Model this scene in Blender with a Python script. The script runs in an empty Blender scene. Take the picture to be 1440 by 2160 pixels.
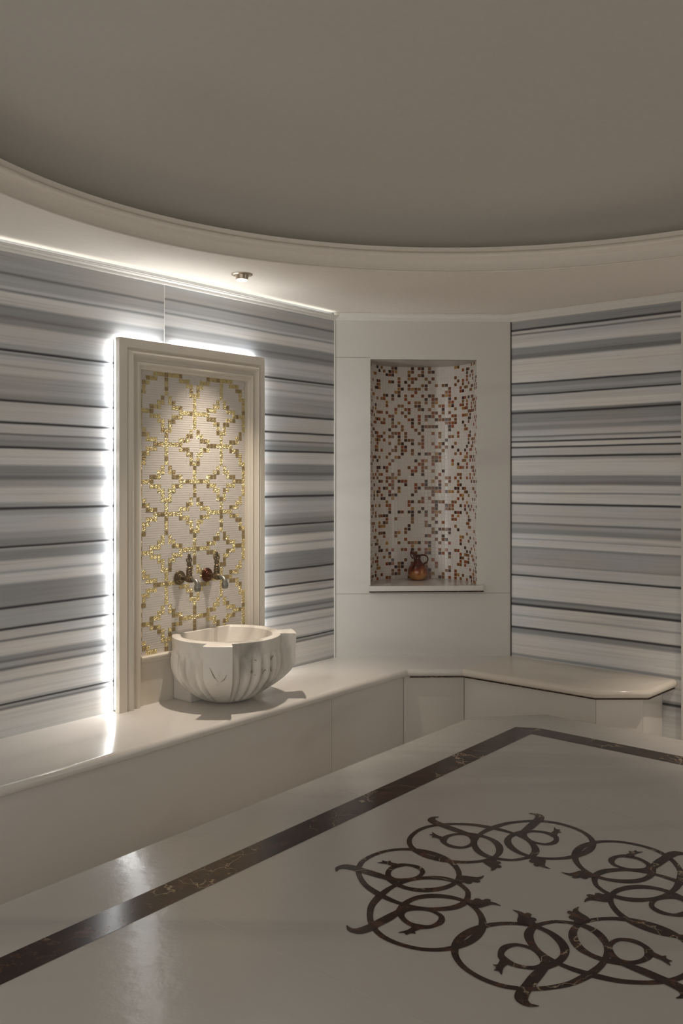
import bpy, bmesh, math, random
from mathutils import Vector, Matrix
PI = math.pi
C = bpy.context.scene
COL = C.collection

# ---------------------------------------------------------------- camera, world, exposure
cam_d = bpy.data.cameras.new('camera'); cam = bpy.data.objects.new('camera', cam_d); COL.objects.link(cam)
cam_d.sensor_fit = 'VERTICAL'; cam_d.sensor_height = 36.0; cam_d.sensor_width = 24.0
cam_d.lens = 36.0 * 1862 / 2160
cam_d.shift_y = -74 / 2160
cam_d.clip_start = 0.02
CAMZ = 1.55
cam.location = (0, 0, CAMZ); cam.rotation_euler = (PI / 2, 0, 0)
C.camera = cam
C.view_settings.view_transform = 'Standard'; C.view_settings.look = 'None'
C.view_settings.exposure = 0.12; C.view_settings.gamma = 1.0
C.view_settings.use_curve_mapping = False
w = bpy.data.worlds.new('World'); C.world = w; w.use_nodes = True
w.node_tree.nodes['Background'].inputs[0].default_value = (1.0, 0.955, 0.89, 1)
w.node_tree.nodes['Background'].inputs[1].default_value = 1.02
SPOT_POWER = 70.0
LED_STRENGTH = 36.0
TOP_LED = 62.0
COVE_LED = 1.3
LED_COL = (0.98, 0.995, 1.0)

# ---------------------------------------------------------------- geometry helpers
def V(*a): return Vector(a)
C1 = V(-0.044, 5.131); C2 = V(0.996, 5.18)
CEN = V(0.50, 2.362)
UL = V(-0.6386, -0.7696); NL = V(0.7696, -0.6386)          # left wall: along (towards camera), into room
UR = V(0.7696, -0.6386); NR = V(-0.6386, -0.7696)          # right wall
UB = (C2 - C1).normalized(); NB = V(UB.y, -UB.x)           # niche wall
def PL(t, d, z=0.0): p = C1 + UL * t + NL * d; return V(p.x, p.y, z)
def PR(s, d, z=0.0): p = C2 + UR * s + NR * d; return V(p.x, p.y, z)
def PB(q, d, z=0.0): p = C1 + UB * q + NB * d; return V(p.x, p.y, z)
ZC = 2.503; ZS = 0.50; ZG = 0.45

def link(name, bm, mats, parent=None, smooth=None, kind=None):
    me = bpy.data.meshes.new(name)
    bmesh.ops.recalc_face_normals(bm, faces=bm.faces)
    bm.to_mesh(me); bm.free()
    if not isinstance(mats, (list, tuple)): mats = [mats]
    for m in mats: me.materials.append(m)
    o = bpy.data.objects.new(name, me); COL.objects.link(o)
    if smooth is not None:
        for p in me.polygons: p.use_smooth = True
        try: me.set_sharp_from_angle(angle=math.radians(smooth))
        except Exception: pass
    if parent: o.parent = parent
    if kind: o['kind'] = kind
    return o
def tag(o, label, cat, group=None):
    o['label'] = label; o['category'] = cat
    if group: o['group'] = group
    return o
def empty(name, loc, label=None, cat=None, group=None):
    o = bpy.data.objects.new(name, None); COL.objects.link(o); o.empty_display_size = 0.1
    # the thing's base is stored as a custom pivot; parts keep world coordinates
    o.location = loc
    if label: tag(o, label, cat, group)
    return o
def put(parent, *objs):
    for o in objs:
        o.parent = parent; o.matrix_parent_inverse = Matrix.Translation(-parent.location)
def struct(name, bm, mats, smooth=None): return link(name, bm, mats, None, smooth, 'structure')

def quad(bm, a, b, c, d, mi=0):
    f = bm.faces.new([bm.verts.new(p) for p in (a, b, c, d)]); f.material_index = mi; return f
def prism(bm, poly, z0, z1, mi=0):
    lo = [bm.verts.new((p[0], p[1], z0)) for p in poly]; hi = [bm.verts.new((p[0], p[1], z1)) for p in poly]
    n = len(poly)
    fs = [bm.faces.new(lo[::-1]), bm.faces.new(hi)]
    for i in range(n): fs.append(bm.faces.new((lo[i], lo[(i + 1) % n], hi[(i + 1) % n], hi[i])))
    for f in fs: f.material_index = mi
def obox(bm, fn, a0, a1, b0, b1, c0, c1, mi=0):
    """box in a wall frame: fn(a, b, c) -> world"""
    v = [bm.verts.new(fn(a, b, c)) for a in (a0, a1) for b in (b0, b1) for c in (c0, c1)]
    for idx in ((0, 1, 3, 2), (4, 6, 7, 5), (0, 4, 5, 1), (2, 3, 7, 6), (0, 2, 6, 4), (1, 5, 7, 3)):
        f = bm.faces.new([v[i] for i in idx]); f.material_index = mi
def tile(bm, fn, a0, a1, c0, c1, d0, d1, bev, mi):
    """bevelled mosaic tile without back, fn(a, d, c)"""
    lo = [bm.verts.new(fn(a, d0, c)) for a, c in ((a0, c0), (a1, c0), (a1, c1), (a0, c1))]
    hi = [bm.verts.new(fn(a, d1, c)) for a, c in ((a0 + bev, c0 + bev), (a1 - bev, c0 + bev), (a1 - bev, c1 - bev), (a0 + bev, c1 - bev))]
    f = bm.faces.new(hi); f.material_index = mi
    for i in range(4):
        f = bm.faces.new((lo[i], lo[(i + 1) % 4], hi[(i + 1) % 4], hi[i])); f.material_index = mi
def offset_path(path, o, closed=False):
    """miter offset of a 2-D polyline to its left side"""
    n = len(path); out = []
    for i in range(n):
        p = Vector(path[i][:2])
        ds = []
        if closed or i > 0:
            e = p - Vector(path[(i - 1) % n][:2]); ds.append(e.normalized())
        if closed or i < n - 1:
            e = Vector(path[(i + 1) % n][:2]) - p; ds.append(e.normalized())
        ns = [V(-e.y, e.x) for e in ds]
        m = sum(ns, V(0, 0)); m.normalize()
        out.append(p + m * (o / max(0.2, m.dot(ns[0]))))
    return out
def sweep(bm, path, prof, closed=False, caps=True, mi=0):
    """prof: (offset to left, z)"""
    rows = []
    for o, z in prof: rows.append([bm.verts.new((p.x, p.y, z)) for p in offset_path(path, o, closed)])
    n = len(path)
    for a, b in zip(rows[:-1], rows[1:]):
        for i in range(n if closed else n - 1):
            j = (i + 1) % n
            f = bm.faces.new((a[i], a[j], b[j], b[i])); f.material_index = mi
    if caps and not closed:
        for k in (0, -1):
            try: bm.faces.new([r[k] for r in rows]).material_index = mi
            except Exception: pass
def lathe(bm, prof, mat=Matrix(), n=32, mi=0, caps=True):
    rings = []
    for r, z in prof: rings.append([bm.verts.new(mat @ V(r * math.cos(2 * PI * k / n), r * math.sin(2 * PI * k / n), z)) for k in range(n)])
    for a, b in zip(rings[:-1], rings[1:]):
        for k in range(n):
            f = bm.faces.new((a[k], a[(k + 1) % n], b[(k + 1) % n], b[k])); f.material_index = mi
    if caps:
        for rg in (rings[0], rings[-1]):
            bm.faces.new(rg).material_index = mi
def catmull(pts, sub=6, closed=False):
    pts = [Vector(p) for p in pts]; n = len(pts); out = []
    rng = n if closed else n - 1
    for i in range(rng):
        if closed: p0, p1, p2, p3 = pts[(i - 1) % n], pts[i], pts[(i + 1) % n], pts[(i + 2) % n]
        else: p0, p1, p2, p3 = pts[max(i - 1, 0)], pts[i], pts[i + 1], pts[min(i + 2, n - 1)]
        for k in range(sub):
            t = k / sub
            out.append(0.5 * ((2 * p1) + (p2 - p0) * t + (2 * p0 - 5 * p1 + 4 * p2 - p3) * t * t + (3 * p1 - p0 - 3 * p2 + p3) * t ** 3))
    if not closed: out.append(pts[-1])
    return out
def tube(bm, pts, radii, n=12, mi=0, sub=5):
    P = catmull([(*p, r) for p, r in zip([tuple(q) for q in pts], radii)], sub)
    rings = []; up = None
    for i, q in enumerate(P):
        a = P[max(i - 1, 0)].to_3d() if False else Vector(P[max(i - 1, 0)][:3]); b = Vector(P[min(i + 1, len(P) - 1)][:3])
        t = (b - a).normalized()
        if up is None: up = t.orthogonal().normalized()
        up = (up - t * up.dot(t)).normalized(); s = t.cross(up)
        c = Vector(q[:3])
        rings.append([bm.verts.new(c + (up * math.cos(2 * PI * k / n) + s * math.sin(2 * PI * k / n)) * q[3]) for k in range(n)])
    for a, b in zip(rings[:-1], rings[1:]):
        for k in range(n):
            bm.faces.new((a[k], a[(k + 1) % n], b[(k + 1) % n], b[k])).material_index = mi
    bm.faces.new(rings[0]); bm.faces.new(rings[-1])

# ---------------------------------------------------------------- materials
def newmat(name):
    m = bpy.data.materials.new(name); m.use_nodes = True
    nt = m.node_tree; b = nt.nodes['Principled BSDF']
    return m, nt, b
def nd(nt, t, **kw):
    n = nt.nodes.new(t)
    for k, v in kw.items():
        if k.startswith('i_'): n.inputs[k[2:].replace('_', ' ')].default_value = v
        else: setattr(n, k, v)
    return n
def ramp(nt, stops, interp='LINEAR'):
    r = nt.nodes.new('ShaderNodeValToRGB'); r.color_ramp.interpolation = interp
    e = r.color_ramp.elements
    while len(e) < len(stops): e.new(0.5)
    for el, (p, c) in zip(e, stops):
        el.position = p; el.color = (*c, 1) if len(c) == 3 else c
    return r
def marble(name, base, vein, rough=0.16, scale=1.4, amount=0.5, stretch=(1, 1, 3), bump=0.0, thr=(0.50, 0.72), rot=(0.2, 0.12, 0.4), spec=0.5, bs=9):
    m, nt, b = newmat(name); L = nt.links
    g = nd(nt, 'ShaderNodeNewGeometry'); mp = nd(nt, 'ShaderNodeMapping'); mp.inputs['Scale'].default_value = stretch
    mp.inputs['Rotation'].default_value = rot; b.inputs['Specular IOR Level'].default_value = spec
    L.new(g.outputs['Position'], mp.inputs[0])
    n1 = nd(nt, 'ShaderNodeTexNoise'); n1.inputs['Scale'].default_value = scale; n1.inputs['Detail'].default_value = 8
    n1.inputs['Distortion'].default_value = 0.8; L.new(mp.outputs[0], n1.inputs['Vector'])
    r = ramp(nt, [(thr[0], base), (thr[1], tuple(b_ * (1 - amount) + v * amount for b_, v in zip(base, vein)))])
    L.new(n1.outputs['Fac'], r.inputs[0]); L.new(r.outputs[0], b.inputs['Base Color'])
    b.inputs['Roughness'].default_value = rough
    if bump:
        n2 = nd(nt, 'ShaderNodeTexNoise'); n2.inputs['Scale'].default_value = bs; n2.inputs['Detail'].default_value = 3
        L.new(g.outputs['Position'], n2.inputs['Vector'])
        bp = nd(nt, 'ShaderNodeBump'); bp.inputs['Strength'].default_value = bump; bp.inputs['Distance'].default_value = 0.01
        L.new(n2.outputs['Fac'], bp.inputs['Height']); L.new(bp.outputs[0], b.inputs['Normal'])
    return m
def plain(name, col, rough=0.5, metal=0.0, bump=None):
    m, nt, b = newmat(name)
    b.inputs['Base Color'].default_value = (*col, 1); b.inputs['Roughness'].default_value = rough; b.inputs['Metallic'].default_value = metal
    n = nd(nt, 'ShaderNodeTexNoise'); n.inputs['Scale'].default_value = 40 if not bump else bump[0]
    g = nd(nt, 'ShaderNodeNewGeometry'); nt.links.new(g.outputs['Position'], n.inputs['Vector'])
    r = ramp(nt, [(0.3, tuple(c * 0.98 for c in col)), (0.7, tuple(min(1, c * 1.015) for c in col))])
    nt.links.new(n.outputs['Fac'], r.inputs[0]); nt.links.new(r.outputs[0], b.inputs['Base Color'])
    if bump:
        bp = nd(nt, 'ShaderNodeBump'); bp.inputs['Strength'].default_value = bump[1]; bp.inputs['Distance'].default_value = bump[2]
        nt.links.new(n.outputs['Fac'], bp.inputs['Height']); nt.links.new(bp.outputs[0], b.inputs['Normal'])
    return m
def emit(name, col, s):
    m, nt, b = newmat(name)
    b.inputs['Base Color'].default_value = (*col, 1)
    b.inputs['Emission Color'].default_value = (*col, 1); b.inputs['Emission Strength'].default_value = s
    return m

TONE = {'W': (0.76, 0.755, 0.745), 'L': (0.64, 0.645, 0.65), 'M': (0.48, 0.49, 0.50), 'D': (0.35, 0.36, 0.372),
        'E': (0.24, 0.245, 0.255), 'K': (0.045, 0.045, 0.05)}
def striped(name, bands, u, joint=None):
    """bands: list of (z_top, tone) from the ceiling down; horizontal marble stripes with fine streaks"""
    m, nt, b = newmat(name); L = nt.links
    g = nd(nt, 'ShaderNodeNewGeometry'); sp = nd(nt, 'ShaderNodeSeparateXYZ'); L.new(g.outputs['Position'], sp.inputs[0])
    al = nd(nt, 'ShaderNodeVectorMath', operation='DOT_PRODUCT'); L.new(g.outputs['Position'], al.inputs[0]); al.inputs[1].default_value = (u.x, u.y, 0)
    # slow wobble of the beds
    cb = nd(nt, 'ShaderNodeCombineXYZ'); L.new(al.outputs['Value'], cb.inputs[0]); L.new(sp.outputs[2], cb.inputs[2])
    w1 = nd(nt, 'ShaderNodeMapping'); w1.inputs['Scale'].default_value = (1.1, 1, 5); L.new(cb.outputs[0], w1.inputs[0])
    wn = nd(nt, 'ShaderNodeTexNoise'); wn.inputs['Scale'].default_value = 1.0; wn.inputs['Detail'].default_value = 4; L.new(w1.outputs[0], wn.inputs['Vector'])
    mul = nd(nt, 'ShaderNodeMath', operation='MULTIPLY_ADD'); L.new(wn.outputs['Fac'], mul.inputs[0]); mul.inputs[1].default_value = 0.016; mul.inputs[2].default_value = -0.008
    z = nd(nt, 'ShaderNodeMath', operation='ADD'); L.new(sp.outputs[2], z.inputs[0]); L.new(mul.outputs[0], z.inputs[1])
    zout = z.outputs[0]
    if joint is not None:      # slabs either side of a joint sit a little out of step
        gt = nd(nt, 'ShaderNodeMath', operation='GREATER_THAN'); L.new(al.outputs['Value'], gt.inputs[0]); gt.inputs[1].default_value = joint
        sh = nd(nt, 'ShaderNodeMath', operation='MULTIPLY_ADD'); L.new(gt.outputs[0], sh.inputs[0]); sh.inputs[1].default_value = 0.022; L.new(zout, sh.inputs[2]); zout = sh.outputs[0]
    # build stops
    bands = sorted(bands, key=lambda q: -q[0])
    stops = []
    for i, (zt, c) in enumerate(bands):
        zb = bands[i + 1][0] if i + 1 < len(bands) else zt - 0.1
        e = min(0.006, (zt - zb) * 0.3)
        if c == 'K': e = (zt - zb) * 0.2
        stops.append((zt - e, TONE[c])); stops.append((zb + e, TONE[c]))
    stops = stops[::-1]
    out = None; seg = 28; i = 0
    while i < len(stops) - 1:
        part = stops[i:i + seg + 1]
        z0, z1 = part[0][0], part[-1][0]
        mr = nd(nt, 'ShaderNodeMapRange'); mr.inputs['From Min'].default_value = z0; mr.inputs['From Max'].default_value = z1; L.new(zout, mr.inputs['Value'])
        r = ramp(nt, [((zz - z0) / (z1 - z0), c) for zz, c in part]); L.new(mr.outputs[0], r.inputs[0])
        if out is None: out = r.outputs[0]
        else:
            gt = nd(nt, 'ShaderNodeMath', operation='GREATER_THAN'); L.new(zout, gt.inputs[0]); gt.inputs[1].default_value = z0
            mx = nd(nt, 'ShaderNodeMix', data_type='RGBA'); L.new(gt.outputs[0], mx.inputs[0]); L.new(out, mx.inputs[6]); L.new(r.outputs[0], mx.inputs[7]); out = mx.outputs[2]
        i += seg
    # fine streaks
    s1 = nd(nt, 'ShaderNodeMapping'); s1.inputs['Scale'].default_value = (0.9, 1, 55); L.new(cb.outputs[0], s1.inputs[0])
    sn = nd(nt, 'ShaderNodeTexNoise'); sn.inputs['Scale'].default_value = 1.0; sn.inputs['Detail'].default_value = 5; sn.inputs['Roughness'].default_value = 0.65; L.new(s1.outputs[0], sn.inputs['Vector'])
    sr = ramp(nt, [(0.26, (0.55, 0.55, 0.56)), (0.36, (0.88, 0.88, 0.88)), (0.5, (1, 1, 1)), (0.72, (1.10, 1.09, 1.07))]); L.new(sn.outputs['Fac'], sr.inputs[0])
    mx = nd(nt, 'ShaderNodeMix', data_type='RGBA', blend_type='MULTIPLY'); mx.inputs[0].default_value = 1; L.new(out, mx.inputs[6]); L.new(sr.outputs[0], mx.inputs[7])
    # warm tint patches
    t1 = nd(nt, 'ShaderNodeTexNoise'); t1.inputs['Scale'].default_value = 1.6; t1.inputs['Detail'].default_value = 2; L.new(w1.outputs[0], t1.inputs['Vector'])
    tr = ramp(nt, [(0.42, (0.98, 0.995, 1.01)), (0.62, (1.03, 0.995, 0.96))]); L.new(t1.outputs['Fac'], tr.inputs[0])
    m2 = nd(nt, 'ShaderNodeMix', data_type='RGBA', blend_type='MULTIPLY'); m2.inputs[0].default_value = 1; L.new(mx.outputs[2], m2.inputs[6]); L.new(tr.outputs[0], m2.inputs[7])
    L.new(m2.outputs[2], b.inputs['Base Color'])
    b.inputs['Roughness'].default_value = 0.42
    return m

def zl(v): return CAMZ - (v - 1006) * 3.536 / 1862
def zr(v): return CAMZ - (v - 1006) * 5.18 / 1862
left_bands = [(527, 'M'), (560, 'E'), (564, 'M'), (590, 'L'), (596, 'D'), (600, 'W'), (629, 'D'), (652, 'E'), (656, 'D'), (671, 'L'), (711, 'M'), (723, 'K'), (727, 'M'),
    (732, 'D'), (735, 'L'), (757, 'M'), (759, 'L'), (775, 'M'), (818, 'D'), (830, 'K'), (833, 'L'), (877, 'K'), (880, 'L'), (902, 'E'), (904, 'M'), (914, 'D'), (930, 'K'), (933, 'W'),
    (969, 'D'), (993, 'E'), (1002, 'M'), (1018, 'W'), (1050, 'M'), (1060, 'K'), (1064, 'M'), (1076, 'L'), (1111, 'M'), (1125, 'D'), (1142, 'K'), (1145, 'M'), (1151, 'D'), (1173, 'W'), (1196, 'M'), (1199, 'W'),
    (1222, 'D'), (1271, 'K'), (1274, 'M'), (1316, 'K'), (1319, 'L'), (1340, 'E'), (1343, 'W'), (1373, 'D'), (1384, 'E'), (1387, 'M'), (1400, 'E'), (1404, 'W'), (1427, 'M'), (1431, 'W'),
    (1470, 'M'), (1475, 'K'), (1478, 'M'), (1484, 'E'), (1488, 'W'), (1550, 'M')]
right_bands = [(672, 'L'), (680, 'D'), (697, 'K'), (700, 'L'), (707, 'E'), (709, 'L'), (722, 'W'), (736, 'D'), (750, 'E'), (760, 'W'), (809, 'K'), (811, 'D'), (820, 'M'), (828, 'D'),
    (833, 'K'), (835, 'L'), (850, 'W'), (866, 'E'), (870, 'K'), (873, 'D'), (893, 'M'), (900, 'D'), (909, 'L'), (921, 'E'), (923, 'L'), (931, 'K'), (933, 'W'), (943, 'K'), (945, 'L'), (962, 'K'), (965, 'M'), (970, 'W'),
    (1003, 'D'), (1016, 'E'), (1023, 'W'), (1038, 'D'), (1040, 'W'), (1060, 'K'), (1063, 'L'), (1085, 'M'), (1087, 'L'), (1102, 'E'), (1105, 'M'), (1114, 'D'), (1125, 'W'), (1135, 'M'), (1137, 'W'), (1152, 'D'), (1156, 'M'),
    (1188, 'D'), (1190, 'L'), (1211, 'K'), (1214, 'L'), (1218, 'W'), (1260, 'E'), (1264, 'D'), (1271, 'K'), (1275, 'W'), (1294, 'M'), (1297, 'W'), (1320, 'K'), (1323, 'D'), (1334, 'W'), (1376, 'D'), (1382, 'W'),
    (1425, 'D'), (1430, 'K'), (1434, 'M'), (1445, 'L'), (1470, 'W'), (1500, 'D')]
JL = 1.243
M_LEFT = striped('striped_marble_left', [(zl(v), c) for v, c in left_bands], UL, joint=(C1.dot(UL) + JL))
M_RIGHT = striped('striped_marble_right', [(zr(v), c) for v, c in right_bands], UR)
M_WHITE = marble('white_marble', (0.70, 0.665, 0.62), (0.59, 0.555, 0.51), 0.13, 0.9, 0.7, (1, 1, 3))
M_PANEL = marble('niche_wall_marble', (0.68, 0.655, 0.61), (0.58, 0.55, 0.51), 0.28, 0.8, 0.6, (1, 1, 4))
M_SLAB = marble('platform_marble', (0.47, 0.445, 0.41), (0.33, 0.32, 0.30), 0.21, 1.1, 0.75, (0.45, 3.2, 1), bump=0.09, thr=(0.46, 0.78), rot=(0, 0, -math.atan2(0.7696, 0.6386)), spec=0.36, bs=30)
M_FRAME = marble('frame_marble', (0.74, 0.69, 0.61), (0.68, 0.60, 0.47), 0.30, 1.2, 0.8, (2, 2, 0.5))
M_BASIN = marble('veined_basin_marble', (0.84, 0.80, 0.74), (0.20, 0.18, 0.15), 0.34, 4.6, 0.75, (1, 1, 0.45), thr=(0.50, 0.70))
M_BROWN = None
def emperador():
    m, nt, b = newmat('dark_brown_marble'); L = nt.links
    g = nd(nt, 'ShaderNodeNewGeometry')
    n = nd(nt, 'ShaderNodeTexNoise'); n.inputs['Scale'].default_value = 26; n.inputs['Detail'].default_value = 8; n.inputs['Roughness'].default_value = 0.7; L.new(g.outputs['Position'], n.inputs['Vector'])
    r = ramp(nt, [(0.35, (0.010, 0.004, 0.002)), (0.53, (0.038, 0.015, 0.009)), (0.72, (0.12, 0.055, 0.032))]); L.new(n.outputs['Fac'], r.inputs[0])
    v = nd(nt, 'ShaderNodeTexVoronoi', feature='DISTANCE_TO_EDGE'); v.inputs['Scale'].default_value = 7
    dn = nd(nt, 'ShaderNodeTexNoise'); dn.inputs['Scale'].default_value = 8; dn.inputs['Detail'].default_value = 5; L.new(g.outputs['Position'], dn.inputs['Vector'])
    ad = nd(nt, 'ShaderNodeVectorMath', operation='MULTIPLY_ADD'); L.new(dn.outputs['Color'], ad.inputs[0]); ad.inputs[1].default_value = (0.25, 0.25, 0.25); L.new(g.outputs['Position'], ad.inputs[2]); L.new(ad.outputs[0], v.inputs['Vector'])
    vr = ramp(nt, [(0.0, (1, 1, 1)), (0.018, (0, 0, 0))]); L.new(v.outputs['Distance'], vr.inputs[0])
    mk = nd(nt, 'ShaderNodeTexNoise'); mk.inputs['Scale'].default_value = 5; L.new(g.outputs['Position'], mk.inputs['Vector'])
    mr = ramp(nt, [(0.50, (0, 0, 0)), (0.60, (1, 1, 1))]); L.new(mk.outputs['Fac'], mr.inputs[0])
    mm = nd(nt, 'ShaderNodeMath', operation='MULTIPLY'); L.new(vr.outputs[0], mm.inputs[0]); L.new(mr.outputs[0], mm.inputs[1])
    mx = nd(nt, 'ShaderNodeMix', data_type='RGBA'); L.new(mm.outputs[0], mx.inputs[0]); L.new(r.outputs[0], mx.inputs[6]); mx.inputs[7].default_value = (0.42, 0.33, 0.23, 1)
    L.new(mx.outputs[2], b.inputs['Base Color']); b.inputs['Roughness'].default_value = 0.18; b.inputs['Specular IOR Level'].default_value = 0.28
    return m
M_BROWN = emperador()
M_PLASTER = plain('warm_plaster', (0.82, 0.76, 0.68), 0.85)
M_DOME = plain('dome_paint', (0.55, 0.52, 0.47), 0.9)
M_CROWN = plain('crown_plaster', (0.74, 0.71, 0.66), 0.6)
M_FLOOR = marble('floor_marble', (0.55, 0.51, 0.46), (0.45, 0.42, 0.38), 0.25)
M_LED = emit('led_white', LED_COL, LED_STRENGTH)
M_LEDT = emit('led_white_top', LED_COL, TOP_LED)
M_LEDC = emit('led_cove', (1.0, 1.0, 0.98), COVE_LED)
M_BULB = emit('downlight_lens', (1.0, 0.88, 0.68), 9.0)
M_BRUSH = plain('brushed_nickel', (0.50, 0.42, 0.33), 0.32, 1.0)
M_BRONZE = plain('aged_bronze', (0.20, 0.155, 0.10), 0.34, 0.85, bump=(220, 0.25, 0.002))
M_BRONZE_R = plain('reddish_bronze', (0.14, 0.062, 0.042), 0.30, 0.85, bump=(220, 0.25, 0.002))
M_CHROME = plain('dull_spout_metal', (0.30, 0.29, 0.26), 0.38, 0.8)
M_GROUT = plain('pale_grout', (0.80, 0.75, 0.69), 0.9)
M_WT = plain('cream_glass_tile', (0.68, 0.63, 0.575), 0.24)
M_WT2 = plain('pearl_glass_tile', (0.70, 0.62, 0.585), 0.20)
M_WT3 = plain('ivory_glass_tile', (0.68, 0.64, 0.58), 0.2)
def gold(name, col, st):
    m, nt, b = newmat(name); L = nt.links
    g = nd(nt, 'ShaderNodeNewGeometry')
    n = nd(nt, 'ShaderNodeTexVoronoi'); n.inputs['Scale'].default_value = 190; L.new(g.outputs['Position'], n.inputs['Vector'])
    n2 = nd(nt, 'ShaderNodeTexNoise'); n2.inputs['Scale'].default_value = 110; L.new(g.outputs['Position'], n2.inputs['Vector'])
    ad = nd(nt, 'ShaderNodeMath', operation='ADD'); L.new(n.outputs['Distance'], ad.inputs[0]); L.new(n2.outputs['Fac'], ad.inputs[1])
    bp = nd(nt, 'ShaderNodeBump'); bp.inputs['Strength'].default_value = st; bp.inputs['Distance'].default_value = 0.006
    L.new(ad.outputs[0], bp.inputs['Height']); L.new(bp.outputs[0], b.inputs['Normal'])
    b.inputs['Base Color'].default_value = (*col, 1); b.inputs['Metallic'].default_value = 0.82; b.inputs['Roughness'].default_value = 0.34
    return m
M_GOLD = gold('rippled_gold_tile', (0.76, 0.645, 0.34), 1.0)
M_GOLD2 = gold('antique_gold_tile', (0.46, 0.36, 0.19), 0.7)
AMB = [plain('amber_tile_%s' % n, c, 0.22) for n, c in (('dark', (0.06, 0.022, 0.012)), ('brown', (0.19, 0.075, 0.025)), ('rust', (0.27, 0.07, 0.02)), ('honey', (0.38, 0.20, 0.05)), ('sienna', (0.26, 0.13, 0.05)))]

# ---------------------------------------------------------------- room shell
corners = [C1, C2]
LR, LLn = 2.816, 3.576
C3 = C2 + UR * LR; C5 = CEN * 2 - C1; C6 = CEN * 2 - C2; C4 = C5 + V(0.6386, 0.7696) * LLn
C7 = CEN * 2 - C3; C8 = CEN * 2 - C4
RING = [C1, C2, C3, C4, C5, C6, C7, C8]
bm = bmesh.new(); prism(bm, [(CEN.x + (p.x - CEN.x) * 1.12, CEN.y + (p.y - CEN.y) * 1.12) for p in RING[::-1]], -0.1, 0.0); struct('floor', bm, M_FLOOR)
def wall_slab(name, a, b, mat, z0=0.0, z1=2.75, th=0.12, ext=0.0):
    d = (b - a).normalized(); n = V(-d.y, d.x)     # outward (ring is clockwise seen from above -> left is outside)
    if (a + n - CEN).length < (a - n - CEN).length: n = -n
    a = a - d * ext; b = b + d * ext
    bm = bmesh.new(); prism(bm, [a, b, b + n * th, a + n * th], z0, z1); return struct(name, bm, mat)
wall_slab('wall_left', C8, C1, M_LEFT)
wall_slab('wall_right', C2, C3, M_RIGHT)
wall_slab('wall_right_chamfer', C3, C4, M_PANEL, 2.15, 2.75)  # lintel only; opening below added to let world light reach the bench end
wall_slab('wall_opposite', C4, C5, M_RIGHT)
wall_slab('wall_left_chamfer', C7, C8, M_PANEL)
# unseen side behind the camera left open to admit world fill light (C5..C7): posts only
wall_slab('wall_opening_lintel', C6, C7, M_PANEL, 2.25, 2.75)
wall_slab('wall_opening_side', C5, C6, M_PANEL, 2.25, 2.75)

# niche wall with opening (curved recess)
QL, QR = 0.212, 0.837
ZN0, ZN1 = 0.917, 2.235
QW = (C2 - C1).length
bm = bmesh.new()
th = 0.10
def BB(a, d, z): return PB(a, d, z)
obox(bm, BB, 0, QL, -th, 0, 0, 2.75); obox(bm, BB, QR, QW, -th, 0, 0, 2.75)
obox(bm, BB, QL, QR, -th, 0, 0, ZN0 - 0.001); obox(bm, BB, QL, QR, -th, 0, ZN1, 2.75)
struct('wall_back', bm, M_PANEL)
# fine joints between the wall's marble sheets
bm = bmesh.new()
obox(bm, BB, 0.0, QL, 0, 0.0015, 2.243, 2.246); obox(bm, BB, 0.0, QW, 0, 0.0015, 0.868, 0.871)
struct('trim_1', bm, plain('joint_filler', (0.42, 0.40, 0.37), 0.8))
bm = bmesh.new()
obox(bm, lambda a, d, z: PL(a, d, z), JL - 0.002, JL + 0.001, 0, 0.0012, 2.17, 2.462)
struct('trim_2', bm, plain('light_filler', (0.78, 0.76, 0.72), 0.7))
bm = bmesh.new()
obox(bm, lambda a, d, z: PB(a, d, z), QW - 0.006, QW, 0, 0.004, ZS, 2.46)
struct('trim_3', bm, plain('dark_joint', (0.12, 0.10, 0.09), 0.7))
bm = bmesh.new()
obox(bm, lambda a, d, z: PB(a, d, z), 0.0, 0.007, 0, 0.007, ZS, 2.46)
struct('trim_4', bm, M_CROWN)

# soffit with the round opening, fascia moulding and dome
RD = 1.752; NSEG = 128
bm = bmesh.new()
OUT = [V(CEN.x + (p.x - CEN.x) * 1.08, CEN.y + (p.y - CEN.y) * 1.08) for p in RING]
def ray_poly(ang):
    d = V(math.cos(ang), math.sin(ang)); best = 9
    for i in range(8):
        a = OUT[i] - CEN; b = OUT[(i + 1) % 8] - CEN; e = b - a
        den = d.x * e.y - d.y * e.x
        if abs(den) < 1e-9: continue
        t = (a.x * e.y - a.y * e.x) / den; s = (a.x * d.y - a.y * d.x) / den
        if t > 0 and -1e-6 <= s <= 1 + 1e-6: best = min(best, t)
    return CEN + d * best
angs = sorted([2 * PI * k / NSEG for k in range(NSEG)] + [math.atan2((p - CEN).y, (p - CEN).x) % (2 * PI) for p in OUT])
inn = [bm.verts.new((CEN.x + RD * math.cos(a), CEN.y + RD * math.sin(a), ZC)) for a in angs]
ou = [bm.verts.new((*ray_poly(a), ZC)) for a in angs]
n = len(angs)
for i in range(n): bm.faces.new((inn[i], inn[(i + 1) % n], ou[(i + 1) % n], ou[i]))
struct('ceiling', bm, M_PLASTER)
def ringprof(bm, prof, n=160):
    rings = [[bm.verts.new((CEN.x + r * math.cos(2 * PI * k / n), CEN.y + r * math.sin(2 * PI * k / n), z)) for k in range(n)] for r, z in prof]
    for a, b in zip(rings[:-1], rings[1:]):
        for k in range(n): bm.faces.new((a[k], a[(k + 1) % n], b[(k + 1) % n], b[k]))
bm = bmesh.new()
prof = [(RD, ZC), (RD, 2.508), (RD + 0.006, 2.512), (RD + 0.012, 2.53), (RD + 0.012, 2.55), (RD + 0.006, 2.562), (RD - 0.006, 2.568)]
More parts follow.
